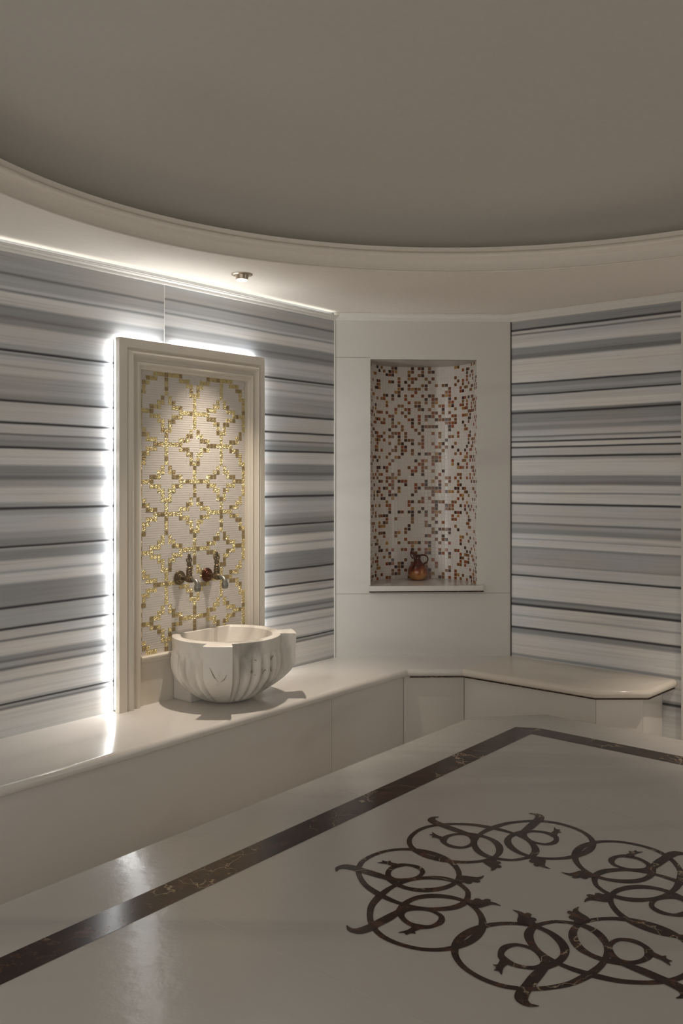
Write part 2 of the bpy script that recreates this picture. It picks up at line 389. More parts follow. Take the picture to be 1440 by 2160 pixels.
for k in range(9):
    a = -PI / 2 + PI * k / 8; prof.append((RD - 0.008 - 0.012 * math.cos(a), 2.582 + 0.012 * math.sin(a)))
prof += [(RD - 0.002, 2.598), (RD - 0.006, 2.606), (RD - 0.006, 2.617), (RD + 0.03, 2.620), (RD + 0.13, 2.60)]
ringprof(bm, prof); struct('trim_5', bm, M_PLASTER, 35)
bm = bmesh.new()
prof = [(RD + 0.13, 2.600)] + [((RD + 0.13) * math.cos(a), 2.60 + 0.42 * math.sin(a)) for a in [PI / 2 * k / 24 for k in range(1, 24)]] + [(0.002, 3.02)]
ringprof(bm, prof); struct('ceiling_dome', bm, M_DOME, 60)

# crown moulding with cove light along the walls
crown = [(0.0, 2.458), (0.010, 2.458), (0.014, 2.464), (0.014, 2.470), (0.020, 2.472), (0.028, 2.4755), (0.028, 2.478), (0.036, 2.480), (0.036, 2.483), (0.0, 2.483)]
def crown_run(name, pts, flat=False):
    bm = bmesh.new()
    cr = [(-o, z) for o, z in crown] if not flat else [(0, 2.458), (-0.008, 2.458), (-0.010, 2.464), (-0.010, 2.474), (-0.016, 2.478), (-0.020, 2.488), (-0.020, ZC - 0.001), (0, ZC - 0.001)]
    sweep(bm, pts, cr, False, True); return struct(name, bm, M_CROWN, 40)
crown_run('trim_6', [C8, C1])
crown_run('trim_7', [C1, C2, C3], True)
crown_run('trim_8', [C3, C4, C5], True)

# ---------------------------------------------------------------- wall bench
A1 = V(0.362, 4.815); A0 = A1 + UL * 3.4; A2 = V(0.660, 4.822); A3 = V(1.246, 4.337); A4 = V(1.516, 4.337); A5 = V(1.735, 4.567); A5 = A5 + (A5 - A4).normalized() * 0.012
bench = empty('marble_bench', PL(1.9, 0.25, 0), 'pale polished marble bench running along the striped walls and under the niche', 'bench')
def bull(top=ZS, th=0.042, r=0.021):
    p = [(0.055, top - th), (r, top - th)]
    for k in range(1, 8):
        a = -PI / 2 - PI * k / 8; p.append((r + r * math.cos(a), top - r + r * math.sin(a)))
    p += [(r, top)]
    return p
def seat(front, back):
    bm = bmesh.new(); pr = bull()
    rows = []
    for o, z in pr: rows.append([bm.verts.new((p.x, p.y, z)) for p in offset_path(front, o)])
    for a, b in zip(rows[:-1], rows[1:]):
        for i in range(len(front) - 1): bm.faces.new((a[i], a[i + 1], b[i + 1], b[i]))
    top = rows[-1]; bk = [bm.verts.new((p.x, p.y, ZS)) for p in back]
    bm.faces.new(top + bk[::-1])
    low = rows[0]; bl = [bm.verts.new((p.x, p.y, ZS - 0.042)) for p in back]
    bm.faces.new(low + bl[::-1])
    for k in (0, -1):
        ring = [r[k] for r in rows] + [bk[k], bl[k]]
        bm.faces.new(ring)
    return bm
def offs(path, i, o): return offset_path(path, o)[i]
s1 = link('seat', seat([A0, A1], [C1 + UL * 3.3, C1]), M_WHITE, smooth=40)
# the three seats share mitred joints at A1 and A2
def seat_multi(front, back, cutlo=None):
    return seat(front, back)
allf = [A0, A1, A2, A3, A4, A5]
def seat_piece(i0, i1, back):
    bm = bmesh.new(); pr = bull(); rows = []
    for o, z in pr:
        off = offset_path(allf, o)
        rows.append([bm.verts.new((off[i].x, off[i].y, z)) for i in range(i0, i1 + 1)])
    n = i1 - i0 + 1
    for a, b in zip(rows[:-1], rows[1:]):
        for i in range(n - 1): bm.faces.new((a[i], a[i + 1], b[i + 1], b[i]))
    bk = [bm.verts.new((p.x, p.y, ZS)) for p in back]; bl = [bm.verts.new((p.x, p.y, ZS - 0.042)) for p in back]
    bm.faces.new(rows[-1] + bk[::-1]); bm.faces.new(rows[0] + bl[::-1])
    for k in (0, -1): bm.faces.new([r[k] for r in rows] + [bk[k], bl[k]])
    return bm
bpy.data.objects.remove(s1)
s1 = link('seat', seat_piece(0, 1, [C1 + UL * 3.4, C1]), M_WHITE, smooth=40)
s2 = link('seat', seat_piece(1, 2, [C1, C2]), M_WHITE, smooth=40)
s3 = link('seat', seat_piece(2, 5, [C2, C2 + UR * 0.93]), marble('creamy_seat_marble', (0.72, 0.66, 0.575), (0.62, 0.55, 0.46), 0.18, 1.6, 0.7, (1, 2, 1)), smooth=40)
s3['label'] = 'warmer cream seat slab with chamfered end'
put(bench, s1, s2, s3)
# dark strip below the back and right seats
bm = bmesh.new(); sweep(bm, [A1 + (A2 - A1) * 0.04, A2, A3, A4, A5], [(0.016, ZS - 0.042), (0.010, ZS - 0.042), (0.010, ZS - 0.047), (0.016, ZS - 0.047)])
o = link('inlay_strip', bm, M_BROWN); o['label'] = 'thin dark brown strip under the seat edge'; put(bench, o)
# risers: separate sheets with fine joints
def riser(path, ins=0.045, mat=M_WHITE, z1=ZS - 0.043, lab=None):
    bm = bmesh.new(); sweep(bm, path, [(ins, 0), (ins, z1), (ins + 0.02, z1), (ins + 0.02, 0)])
    o = link('riser_panel', bm, mat); put(bench, o)
    if lab: o['label'] = lab
    return o
off = offset_path(allf, 0.045)
def seg(a, b, x0, x1): return [a + (b - a) * x0, a + (b - a) * x1]
def panel_sheet(a, b, g=0.0012, mat=M_WHITE):
    d = (b - a).normalized(); a = a + d * g; b = b - d * g; n = V(-d.y, d.x)
    bm = bmesh.new(); prism(bm, [a, b, b + n * 0.02, a + n * 0.02], 0, ZS - 0.043)
    o = link('riser_panel', bm, mat); put(bench, o); return o
Ld = off[1] - off[0]; Lt = Ld.length; e = Ld.normalized()
js = [0, Lt - 2.62, Lt - 0.61, Lt]
for a, b in zip(js[:-1], js[1:]): panel_sheet(off[0] + e * a, off[0] + e * b)
panel_sheet(off[1], off[2]); panel_sheet(off[2], off[3]); panel_sheet(off[3], off[4])
endw = C2 + UR * 0.885
o = panel_sheet(off[4], endw); o['label'] = 'bright end panel of the right seat'

# ---------------------------------------------------------------- central platform
plat = empty('heated_marble_platform', V(CEN.x, CEN.y, 0), 'large low marble platform in the room centre with brown border and ring medallion', 'platform')
dl = lambda p: (p - C1).dot(NL)
# local axes: x towards right wall side (NL), y towards the niche end (-UL)
AX = NL; AY = -UL
def loc(x, y): p = CEN + AX * x + AY * y; return V(p.x, p.y)
hx = (CEN - C1).dot(NL) - 1.17          # half width to the left edge
hy = (C2 - CEN).dot(-NR) - 0.858        # half length towards the right wall
print('platform half', hx, hy)
# chamfer P1-P2 from the photo
P1 = V(0.5915, 4.064); P2 = V(0.948, 4.105)
def tolocal(p): q = p - CEN; return (q.dot(AX), q.dot(AY))
p1 = tolocal(P1); p2 = tolocal(P2); print(p1, p2)
hx = -p1[0]; hy = p2[1]
cx, cy = hx + p2[0], hy - p1[1]          # chamfer lengths
def octo(hx, hy, cx, cy):
    return [loc(*q) for q in [(-hx, hy - cy), (-hx + cx, hy), (hx - cx, hy), (hx, hy - cy), (hx, -hy + cy), (hx - cx, -hy), (-hx + cx, -hy), (-hx, -hy + cy)]]
outer = octo(hx, hy, cx, cy)
bm = bmesh.new()
ccw = outer[::-1]
pr = [(0.05, 0), (0.05, ZG - 0.05)]
r = 0.02
pr += [(r, ZG - 0.05 + 0.0)] + [(r + r * math.cos(-PI / 2 - PI * k / 8), ZG - r + r * math.sin(-PI / 2 - PI * k / 8)) for k in range(0, 9)]
# ccw polygon: left = inside
rows = []
for o_, z in pr: rows.append([bm.verts.new((p.x, p.y, z)) for p in offset_path(ccw, o_, True)])
for a, b in zip(rows[:-1], rows[1:]):
    for i in range(8): bm.faces.new((a[i], a[(i + 1) % 8], b[(i + 1) % 8], b[i]))
bm.faces.new(rows[-1])
top = link('platform_top', bm, M_SLAB, smooth=35)
# faint sheet joints in the top
bm = bmesh.new()
def groove(a, b, w=0.0016):
    d = (b - a).normalized(); n_ = V(-d.y, d.x) * w / 2
    prism(bm, [a - n_, b - n_, b + n_, a + n_], ZG, ZG + 0.0004)
bx = hx - 0.35
for yy in (0.66, -0.66): groove(loc(-bx, yy), loc(bx, yy))
groove(loc(-hx + 0.02, 0.25), loc(-bx - 0.10, 0.25)); groove(loc(-hx + 0.02, 1.15), loc(-bx - 0.10, 1.15))
jn = link('slab_joint', bm, plain('slab_joint', (0.46, 0.425, 0.385), 0.5))
# brown border band
def band(o0, o1, c0):
    bm = bmesh.new()
    A = octo(hx - o0, hy - o0 + 0.012, c0, c0 * 0.55); B = octo(hx - o1, hy - o1 + 0.012, 0.004, 0.004)
    va = [bm.verts.new((p.x, p.y, ZG + 0.0006)) for p in A]; vb = [bm.verts.new((p.x, p.y, ZG + 0.0006)) for p in B]
    for i in range(8): bm.faces.new((va[i], va[(i + 1) % 8], vb[(i + 1) % 8], vb[i]))
    return bm
bd = link('border_inlay', band(0.25, 0.352, 0.09), M_BROWN); bd['label'] = 'dark brown veined marble border band'
# ring medallion
SPI = [(.176, 0), (.182, .028), (.195, .055), (.209, .070), (.233, .083), (.265, .088), (.30, .084), (.336, .069), (.37, .045), (.396, .017), (.418, -.014), (.440, -.056), (.450, -.10), (.452, -.14), (.446, -.175), (.43, -.211), (.398, -.245), (.355, -.270), (.31, -.278), (.268, -.270), (.229, -.247), (.198, -.211), (.179, -.169), (.174, -.125), (.181, -.084), (.201, -.049), (.231, -.027), (.268, -.017), (.304, -.019), (.335, -.034), (.357, -.058), (.370, -.088)]
WSP = [.012, .013, .016, .019, .020, .018, .014, .013, .014, .017, .019, .016, .014, .014, .014, .014, .013, .013, .014, .017, .020, .020, .017, .014, .013, .014, .017, .020, .019, .016, .018, .022]
RGN = [(.308, -.172), (.282, -.154), (.274, -.123), (.295, -.093), (.328, -.081), (.358, -.085), (.372, -.106), (.369, -.133), (.356, -.156), (.334, -.171)]
WRG = [.013, .016, .012, .012, .016, .017, .015, .013, .015, .019]
STM = [(.366, -.082), (.402, -.117), (.441, -.149), (.463, -.167), (.486, -.177), (.506, -.169), (.513, -.148)]
WST = [.014, .024, .024, .026, .024, .014, .002]
HOOK = [(.181, -.088), (.167, -.079), (.146, -.071), (.127, -.072), (.110, -.086)]; WHK = [.010, .022, .020, .012, .002]
LEAF = [(.14, -.071), (.128, -.054), (.138, -.046), (.150, -.052), (.156, -.043), (.167, -.042), (.174, -.050), (.185, -.047), (.196, -.057), (.186, -.072), (.172, -.082), (.157, -.074)]
BUD = [(.336, -.166), (.352, -.168), (.368, -.183), (.394, -.194), (.378, -.197), (.376, -.207), (.364, -.199), (.352, -.203), (.352, -.192), (.334, -.180)]
bm = bmesh.new()
ZI = ZG + 0.0008
def ribbon(pts, ws, T, closed=False, z=ZI):
    P = catmull([(x, y, w_) for (x, y), w_ in zip(pts, ws)], 6, closed); n = len(P); L_, R_ = [], []
    for i, p in enumerate(P):
        a = P[(i - 1) % n] if closed else P[max(i - 1, 0)]; b = P[(i + 1) % n] if closed else P[min(i + 1, n - 1)]
        d = V(b[0] - a[0], b[1] - a[1]).normalized(); nn = V(-d.y, d.x) * p[2] * 0.57
        L_.append(bm.verts.new(T(p[0] + nn.x, p[1] + nn.y, z))); R_.append(bm.verts.new(T(p[0] - nn.x, p[1] - nn.y, z)))
    for i in range(n if closed else n - 1):
        j = (i + 1) % n; bm.faces.new((L_[i], L_[j], R_[j], R_[i]))
def blob(pts, T, z=ZI):
    P = catmull(pts, 3, True)
    bm.faces.new([bm.verts.new(T(p[0], p[1], z)) for p in P])
for k in range(4):
    for s in (1, -1):
        rot = math.radians(5.3 + 90 * k)
        def T(x, y, z, rot=rot, s=s):
            y *= s; return V(0.51 + x * math.cos(rot) - y * math.sin(rot), 2.358 + x * math.sin(rot) + y * math.cos(rot), z)
        dz = 0.00002 * (k * 2 + (s > 0))
        ribbon(SPI, WSP, T, z=ZI + dz); ribbon(RGN, WRG, T, True, z=ZI + dz + .0002); ribbon(STM, WST, T, z=ZI + dz + .0004); ribbon(HOOK, WHK, T, z=ZI + dz + .0004)
        blob(LEAF, T, ZI + dz + .0006); blob(BUD, T, ZI + dz + .0006)
for f in bm.faces:
    f.normal_update()
me_o = link('medallion_inlay', bm, M_BROWN); me_o['label'] = 'dark brown scroll medallion of interlaced rings with hooked leaves'
for p in me_o.data.polygons:
    pass
put(plat, top, jn, bd, me_o)

# ---------------------------------------------------------------- framed gold mosaic panel with LED backlight
random.seed(4)
T0, T1, TZ0, TZ1 = 0.7236, 1.4003, 0.725, 2.044
GOLD = set()
def g(c, r_): 
    if 0 <= c < 31 and 0 <= r_ < 60: GOLD.add((c, r_))
stars = [(c_, r_) for r_ in (0, 15, 30, 45, 60) for c_ in (0, 15, 30)] + [(c_, r_) for r_ in (8, 23, 38, 53) for c_ in (7, 23)]
for (c_, r_) in stars:
    for s in (-1, 1):
        for q in (-1, 1):
            for dx in (2, 3, 4): g(c_ + q * dx, r_ + s)
            for dx in (1, 2): g(c_ + q * dx, r_ + 2 * s)
            g(c_ + q, r_ + 3 * s)
        g(c_, r_ + 4 * s); g(c_ + s, r_ + 4); g(c_ + s * 4, r_)
    g(c_, r_ - 4)
for r_ in (0, 15, 30, 45): 
    for c_ in list(range(4, 12)) + list(range(19, 27)): g(c_, r_)
for r_ in (8, 23, 38, 53):
    for c_ in list(range(0, 4)) + list(range(11, 20)) + list(range(27, 31)): g(c_, r_)
for c_, rows_ in ((7, (8, 23, 38, 53)), (23, (8, 23, 38, 53))):
    for r_ in range(60):
        if min(abs(r_ - q) for q in rows_) > 4: g(c_, r_)
for r_ in range(60):
    if min(abs(r_ - q) for q in (0, 15, 30, 45, 60)) > 4: g(15, r_); g(0, r_); g(30, r_)
def framed_panel(PW, label, group=None, base=None, mirror=False):
    """PW(t, d, z) maps panel coordinates to the wall"""
    root = empty('framed_mosaic_panel', PW((T0 + T1) / 2, 0, ZS), label, 'wall panel', group)
    cw = (T1 - T0) / 31; rh = (TZ1 - TZ0) / 60
    bm = bmesh.new()
    obox(bm, PW, T0 - 0.01, T1 + 0.01, 0.001, 0.006, TZ0 - 0.01, TZ1 + 0.02, 0)
    gp = 0.0010
    for r_ in range(60):
        z1 = TZ1 - r_ * rh; z0 = z1 - rh; c_ = 0
        while c_ < 31:
            # column 0 is the one nearest the camera (photo left)
            if (c_, r_) in GOLD:
                tb = T1 - c_ * cw; ta = tb - cw
                dd = random.uniform(-0.0004, 0.0006)
                tile(bm, PW, ta + gp, tb - gp, z0 + gp, z1 - gp, 0.006, 0.0082 + dd, 0.0007, 2 if random.random() < 0.72 else 3)
                c_ += 1
            else:
                n_ = 1
                while c_ + n_ < 31 and (c_ + n_, r_) not in GOLD and n_ < 5: n_ += 1
                tb = T1 - c_ * cw; ta = tb - cw * n_
                zm = (z0 + z1) / 2
                for za, zb in ((z0, zm), (zm, z1)):
                    tile(bm, PW, ta + 0.0006, tb - 0.0006, za + 0.0005, zb - 0.0005, 0.006, 0.0074, 0.0005, 1)
                c_ += n_
    mo = link('mosaic', bm, [M_GROUT, M_WT, M_GOLD, M_GOLD2]); mo['label'] = 'cream strip tiles with gold star lattice'
    # frame: jambs and head, mitred, swept from the outer edge inwards
    O0, O1, OZ = T0 - 0.098, T1 + 0.137, 2.172
    # profile (inward offset from outer edge, depth)
    W_ = 0.112
    prof = [(0, .026), (0, .055), (.034, .055), (.037, .048), (.041, .044), (.045, .048), (.050, .059), (.056, .063), (.061, .059), (.066, .045), (.074, .036), (.082, .037), (.086, .047), (.092, .050), (.096, .046), (.099, .037), (.104, .037), (.108, .033), (W_, .030), (W_, .006), (.06, .006), (.03, .026)]
    bm = bmesh.new()
    rows = []
    for o_, d_ in prof:
        f = o_ / W_
        tr = O0 + (T0 - O0) * f; tl = O1 - (O1 - T1) * f; zt = OZ - (OZ - (TZ1 - 0.002)) * f
        rows.append([bm.verts.new(PW(*q)) for q in ((tl, d_, ZS), (tl, d_, zt), (tr, d_, zt), (tr, d_, ZS))])
    for a, b in zip(rows, rows[1:] + rows[:1]):
        for i in range(3): bm.faces.new((a[i], a[i + 1], b[i + 1], b[i]))
    fr = link('frame', bm, M_FRAME, smooth=28)
    # wall spacer that carries the frame, hidden behind it
    bm = bmesh.new(); obox(bm, PW, O0 + 0.05, O1 - 0.05, 0.0, 0.005, ZS, OZ - 0.05)
    bp = link('backing_board', bm, M_GROUT)
    bm = bmesh.new()
    obox(bm, PW, T0 + .0005, T1 - .0005, 0.005, 0.024, ZS, TZ0 - 0.03)
    lp = link('lower_panel', bm, M_FRAME)
    bm = bmesh.new()
    sp_ = [(.006, TZ0 - 0.0), (.034, TZ0 + 0.002), (.040, TZ0 - .003), (.040, TZ0 - .010), (.034, TZ0 - .014), (.030, TZ0 - .022), (.033, TZ0 - .030), (.028, TZ0 - .034), (.006, TZ0 - .034)]
    ra = [bm.verts.new(PW(T0 + .0005, d_, z_)) for d_, z_ in sp_]; rb = [bm.verts.new(PW(T1 - .0005, d_, z_)) for d_, z_ in sp_]
    for i in range(len(sp_)): bm.faces.new((ra[i], ra[(i + 1) % len(sp_)], rb[(i + 1) % len(sp_)], rb[i]))
    bm.faces.new(ra); bm.faces.new(rb)
    sl = link('sill_moulding', bm, M_FRAME, smooth=30)
    put(root, mo, fr, bp, lp, sl)
    # LED strips behind the edge of the frame
    def strip(t0, t1, z0, z1, axis, sgn_):
        bm = bmesh.new(); obox(bm, PW, t0, t1, 0.007, 0.021, z0, z1)
        bm.normal_update()
        tgt = PW(0, 0, 1) - PW(0, 0, 0) if axis == 'z' else (PW(1, 0, 0) - PW(0, 0, 0)) * sgn_
        bmesh.ops.recalc_face_normals(bm, faces=bm.faces)
        for f_ in bm.faces: f_.material_index = 1 if f_.normal.dot(tgt) > 0.9 else 0
        o_ = link('led_strip', bm, [M_CHROME, M_LEDT if axis == 'z' else M_LED]); o_['label'] = 'glowing white LED strip behind the frame edge'; put(root, o_)
    strip(O1 - 0.016, O1 - 0.006, ZS + 0.01, OZ - 0.012, 't', 1)
    strip(O0 + 0.014, O0 + 0.024, ZS + 0.01, OZ - 0.03, 't', -1)
    strip(1.262, O1 - 0.016, OZ - 0.018, OZ - 0.008, 'z', 1)
    strip(O0 + 0.03, 1.205, OZ - 0.018, OZ - 0.008, 'z', 1)
    return root
framed_panel(lambda t, d, z: PL(t, d, z), 'tall cream framed panel of gold star mosaic glowing behind the basin on the left wall')
# cove LED lying on top of the crown on the left wall
bm = bmesh.new(); obox(bm, PL, 0.02, LLn - 0.1, 0.004, 0.033, 2.4832, 2.4842)
bmesh.ops.recalc_face_normals(bm, faces=bm.faces)
for f_ in bm.faces: f_.material_index = 1 if f_.normal.z > 0.9 else 0
lc = link('cove_light_strip', bm, [M_CHROME, M_LEDC]); tag(lc, 'white cove light strip lying on the crown moulding of the left wall', 'light strip')
# corner bead at the end of the striped cladding on the right wall
bm = bmesh.new(); obox(bm, PR, 0.986, 1.05, 0.0, 0.014, 0.0, 2.455)
struct('trim_9', bm, M_CROWN)

# ---------------------------------------------------------------- basin
bt, bd_ = 1.044, 0.217
bc = PL(bt, bd_, ZS)
basin = empty('carved_marble_basin', bc, 'carved white veined marble basin with fluted sides standing on the bench', 'basin')
ZR = 0.805
def plan(th, lug=1.0, R0=0.256):
    """rim outline radius; th measured from wall normal (room side = 0)"""
    r_ = R0
    for c_ in (50, -50):
        d = (math.degrees(th) - c_ + 180) % 360 - 180
        if abs(d) < 11.5: r_ = max(r_, R0 + (0.327 - R0) * lug / max(0.98, math.cos(math.radians(d))))
    cb = math.cos(th)
    if cb < 0: r_ = min(r_, 0.176 / -cb)
    return r_
def bpt(th, r_, z): return PL(bt, bd_, 0) + V(*(NL * math.cos(th) * r_ - UL * math.sin(th) * r_), z)
angs = []
a = -180.0
while a < 180:
    angs.append(a); a += 1.5
for c_ in (50, -50):
    for q in (-11.6, -11.4, 11.4, 11.6): angs.append(c_ + q)
angs = sorted(set(angs)); TH = [math.radians(a) for a in angs]; NB_ = len(TH)
def flute(th):      # gadroons between the lugs
    d = math.degrees(th)
    a_ = (d + 180) % 360
    return abs(math.sin(math.radians(d - 50) * 360 / 26 / 1))
bm = bmesh.new(); rows = []
HB = ZR - ZS
levels = [(1.0, 1.0), (0.985, 1.003), (0.90, 1.0), (0.82, 0.995)]
k = 26
for i in range(1, k + 1): 
    s = 1 - i / k; levels.append((0.82 * s, None))
for zf, fac in levels:
    z = ZS + HB * zf
    row = []
    for th in TH:
        r1 = plan(th)
        if fac is not None:
            r_ = r1 * fac
            if 0.83 < zf < 0.985: r_ -= 0.000
        else:
            u_ = zf / 0.82            # 1 at band, 0 at base
            lug = max(0, min(1, (u_ - 0.05) / 0.6)) ** 0.7
            rl = plan(th, lug, 0.256)
            prof_ = (0.35 + 0.65 * (1 - (1 - u_) ** 2.2) ** 0.70 if u_ > 0 else 0.35) * (1 + 0.05 * math.sin(PI * min(1, u_)) ** 2)
            r_ = rl * 0.992 * prof_
            inlug = any(abs((math.degrees(th) - c_ + 180) % 360 - 180) < 13 for c_ in (50, -50))
            amp = 0.030 * min(1, (1 - u_) * 5) * min(1, u_ * 4 + 0.25)
            if not inlug: r_ += -amp + amp * 1.3 * flute(th) ** 0.6
            if math.cos(th) < 0: r_ = min(r_, 0.176 / -math.cos(th))
        row.append(bm.verts.new(bpt(th, r_, z)))
    rows.append(row)
# inner bowl
inner = [(0.965, ZR), (0.93, ZR + 0.0), (0.215 / 0.256, ZR - 0.002)]
def icirc(r_, z): return [bm.verts.new(bpt(th, min(r_, 0.150 / -math.cos(th) if math.cos(th) < -0.01 else 9), z)) for th in TH]
toprow = [bm.verts.new(bpt(th, plan(th) - 0.006, ZR + 0.004)) for th in TH]
full = [icirc(0.222, ZR + 0.004), icirc(0.214, ZR - 0.002), icirc(0.208, ZR - 0.03), icirc(0.198, ZR - 0.07), icirc(0.178, ZR - 0.12), icirc(0.14, ZR - 0.165), icirc(0.08, ZR - 0.195), icirc(0.02, ZR - 0.20)]
seq = [rows[::-1], [toprow], full]
flat = rows[::-1] + [toprow] + full
for a, b in zip(flat[:-1], flat[1:]):
    for i in range(NB_): bm.faces.new((a[i], a[(i + 1) % NB_], b[(i + 1) % NB_], b[i]))
bm.faces.new(flat[-1]); bm.faces.new(flat[0])
body = link('bowl', bm, M_BASIN, smooth=38)
# carved motifs: dark tubes paint the shade of incised petals on the front faces between the flutes
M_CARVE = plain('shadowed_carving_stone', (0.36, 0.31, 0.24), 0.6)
def onside(th, zf, lift=0.0008):
    u_ = zf / 0.82; r1 = 0.256
    lug = max(0, min(1, (u_ - 0.05) / 0.6)) ** 0.7
    rl = plan(th, lug); prof_ = (0.35 + 0.65 * (1 - (1 - min(u_, 1)) ** 2.2) ** 0.70) * (1 + 0.05 * math.sin(PI * min(1, u_)) ** 2)
    return bpt(th, rl * 0.992 * prof_ + lift, ZS + HB * zf)
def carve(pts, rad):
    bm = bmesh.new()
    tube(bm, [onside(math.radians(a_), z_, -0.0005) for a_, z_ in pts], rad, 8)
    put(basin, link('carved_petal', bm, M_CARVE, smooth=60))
carve([(-56, .70), (-53, .58), (-50, .50)], [.0012, .003, .0012]); carve([(-43, .60), (-45, .53), (-48, .49)], [.001, .0025, .001])
carve([(56, .70), (53, .52), (50, .40)], [.001, .0032, .001]); 
carve([(-14, .74), (-8, .68), (-4, .56)], [.0012, .0034, .001]); carve([(14, .74), (8, .68), (4, .57)], [.0012, .0034, .001])
carve([(-18, .57), (-17, .55)], [.006, .005]); carve([(18, .57), (17, .55)], [.006, .005])
carve([(-3, .50), (0, .56), (3, .50)], [.001, .002, .001]); carve([(9, .60), (10, .53), (13, .50)], [.001, .0025, .001]); carve([(-9, .60), (-10, .53), (-13, .50)], [.001, .0025, .001])
put(basin, body)
# support block behind the bowl
bm = bmesh.new(); obox(bm, PL, bt - 0.12, bt + 0.165, 0.026, 0.15, ZS, ZS + 0.13)
bmesh.ops.bevel(bm, geom=list(bm.edges), offset=0.004, segments=2, affect='EDGES')
sb = link('support_block', bm, M_WHITE); put(basin, sb)

# ---------------------------------------------------------------- taps
def make_tap(t, z, red, label):
    root = empty('brass_tap', PL(t, 0.01, z), label, 'tap', 'old brass taps above the basin')
    n3 = V(NL.x, NL.y, 0); u3 = V(-UL.x, -UL.y, 0); up = V(0, 0, 1)
    base = PL(t, 0.0105, z)
    M = Matrix((( u3.x, up.x, n3.x, base.x), (u3.y, up.y, n3.y, base.y), (u3.z, up.z, n3.z, base.z), (0, 0, 0, 1)))
    W3 = lambda x, y, d: M @ V(x, y, d)
    bm = bmesh.new()
    lathe(bm, [(.034, 0), (.0345, .003), (.033, .006), (.029, .0065), (.028, .010), (.024, .012), (.021, .011), (.019, .015), (.013, .018), (.011, .024)], M, 36)
    fl = link('flange', bm, M_BRONZE_R if red else M_BRONZE, smooth=35)
    bm = bmesh.new()
    tube(bm, [W3(0, 0, .018), W3(0, 0, .035), W3(0, 0, .055), W3(0, -.002, .075), W3(0, -.004, .095)], [.009, .010, .015, .018, .013], 16)
    Mv = Matrix.Translation(W3(0, 0, .072))
    lathe(bm, [(.013, .004), (.0145, .012), (.0150, .020), (.0125, .022), (.0150, .025), (.0150, .030), (.0120, .032), (.0142, .035), (.0142, .041), (.0115, .043), (.0130, .046), (.0130, .052), (.008, .056)], Mv, 28)
    bd2 = link('valve_body', bm, M_BRONZE, smooth=35)
    bm = bmesh.new()
    tube(bm, [W3(0, -.002, .085), W3(0, -.002, .103), W3(0, -.008, .120), W3(0, -.022, .130), W3(0, -.034, .131)], [.010, .0095, .010, .012, .015], 16)
    Mv = Matrix.Translation(W3(0, -.028, .131)) @ Matrix.Rotation(PI, 4, 'X')
    lathe(bm, [(.014, 0), (.0165, .005), (.0165, .011), (.0150, .012), (.0165, .014), (.0160, .019), (.0145, .020), (.0155, .022), (.012, .029), (.008, .030), (.008, .020)], Mv, 28)
    spt = link('spout', bm, M_CHROME, smooth=35)
    # openwork handle: stacked scroll loops and a bead
    bm = bmesh.new(); hz = z + .055; hc = PL(t, 0.0105 + .072, hz)
    def HP(x, y): return hc + u3 * x + up * y
    for sx in (-1, 1):
        tube(bm, [HP(0, 0), HP(sx * .006, .004), HP(sx * .011, .012), HP(sx * .007, .019), HP(sx * .001, .016), HP(0, .010)], [.0035] * 6, 8)
        tube(bm, [HP(0, .016), HP(sx * .008, .022), HP(sx * .0155, .032), HP(sx * .011, .042), HP(sx * .003, .040), HP(sx * .004, .031)], [.0036] * 6, 8)
        tube(bm, [HP(0, .030), HP(sx * .006, .044), HP(sx * .007, .052), HP(0, .057)], [.0030] * 4, 8)
    tube(bm, [HP(0, -.004), HP(0, .02), HP(0, .045), HP(0, .055)], [.005, .004, .0035, .0035], 8)
    bmesh.ops.create_uvsphere(bm, u_segments=16, v_segments=10, radius=.0065, matrix=Matrix.Translation(HP(0, .060)))
    hd = link('handle', bm, M_BRONZE, smooth=50)
    put(root, fl, bd2, spt, hd)
    return root
make_tap(1.1607, 1.0675, False, 'left tap with olive bronze flange above the basin')
make_tap(0.9863, 1.066, True, 'right tap with dark reddish flange above the basin')

# ---------------------------------------------------------------- wall niche
niche = empty('mosaic_niche', PB((QL + QR) / 2, 0, ZN0), 'tall recessed niche lined with small cream and amber mosaic tiles', 'niche')
qc = (QL + QR) / 2; ra_, rb_ = (QR - QL) / 2, 0.35
# arc: half superellipse, arclength parametrised
fine = []
for k in range(401):
    a = PI * k / 400
    ex = 0.78
    x = math.copysign(abs(math.cos(a)) ** ex, math.cos(a)) * -ra_; y = -(abs(math.sin(a)) ** ex) * rb_
    fine.append((qc + x, y))
cum = [0]
for a, b in zip(fine[:-1], fine[1:]): cum.append(cum[-1] + math.hypot(b[0] - a[0], b[1] - a[1]))
TOT = cum[-1]
def arc(s):
    s = max(0, min(TOT, s)); lo = 0; hi = 400
    while hi - lo > 1:
        md = (lo + hi) // 2
        if cum[md] <= s: lo = md
        else: hi = md
    f = (s - cum[lo]) / max(1e-9, cum[hi] - cum[lo])
    a, b = fine[lo], fine[hi]; x = a[0] + (b[0] - a[0]) * f; y = a[1] + (b[1] - a[1]) * f
    d = math.hypot(b[0] - a[0], b[1] - a[1]); nx, ny = (b[1] - a[1]) / d, -(b[0] - a[0]) / d
    if ny < 0 and False: nx, ny = -nx, -ny
    return x, y, -nx, -ny
def NP(s, d, z):
    x, y, nx, ny = arc(s); return PB(x + nx * d, y + ny * d, z)
bm = bmesh.new()
NS = 60
v0 = [bm.verts.new(NP(TOT * k / NS, 0.0, ZN0 - 0.002)) for k in range(NS + 1)]; v1 = [bm.verts.new(NP(TOT * k / NS, 0.0, ZN1 + 0.002)) for k in range(NS + 1)]
for k in range(NS): bm.faces.new((v0[k], v0[k + 1], v1[k + 1], v1[k]))
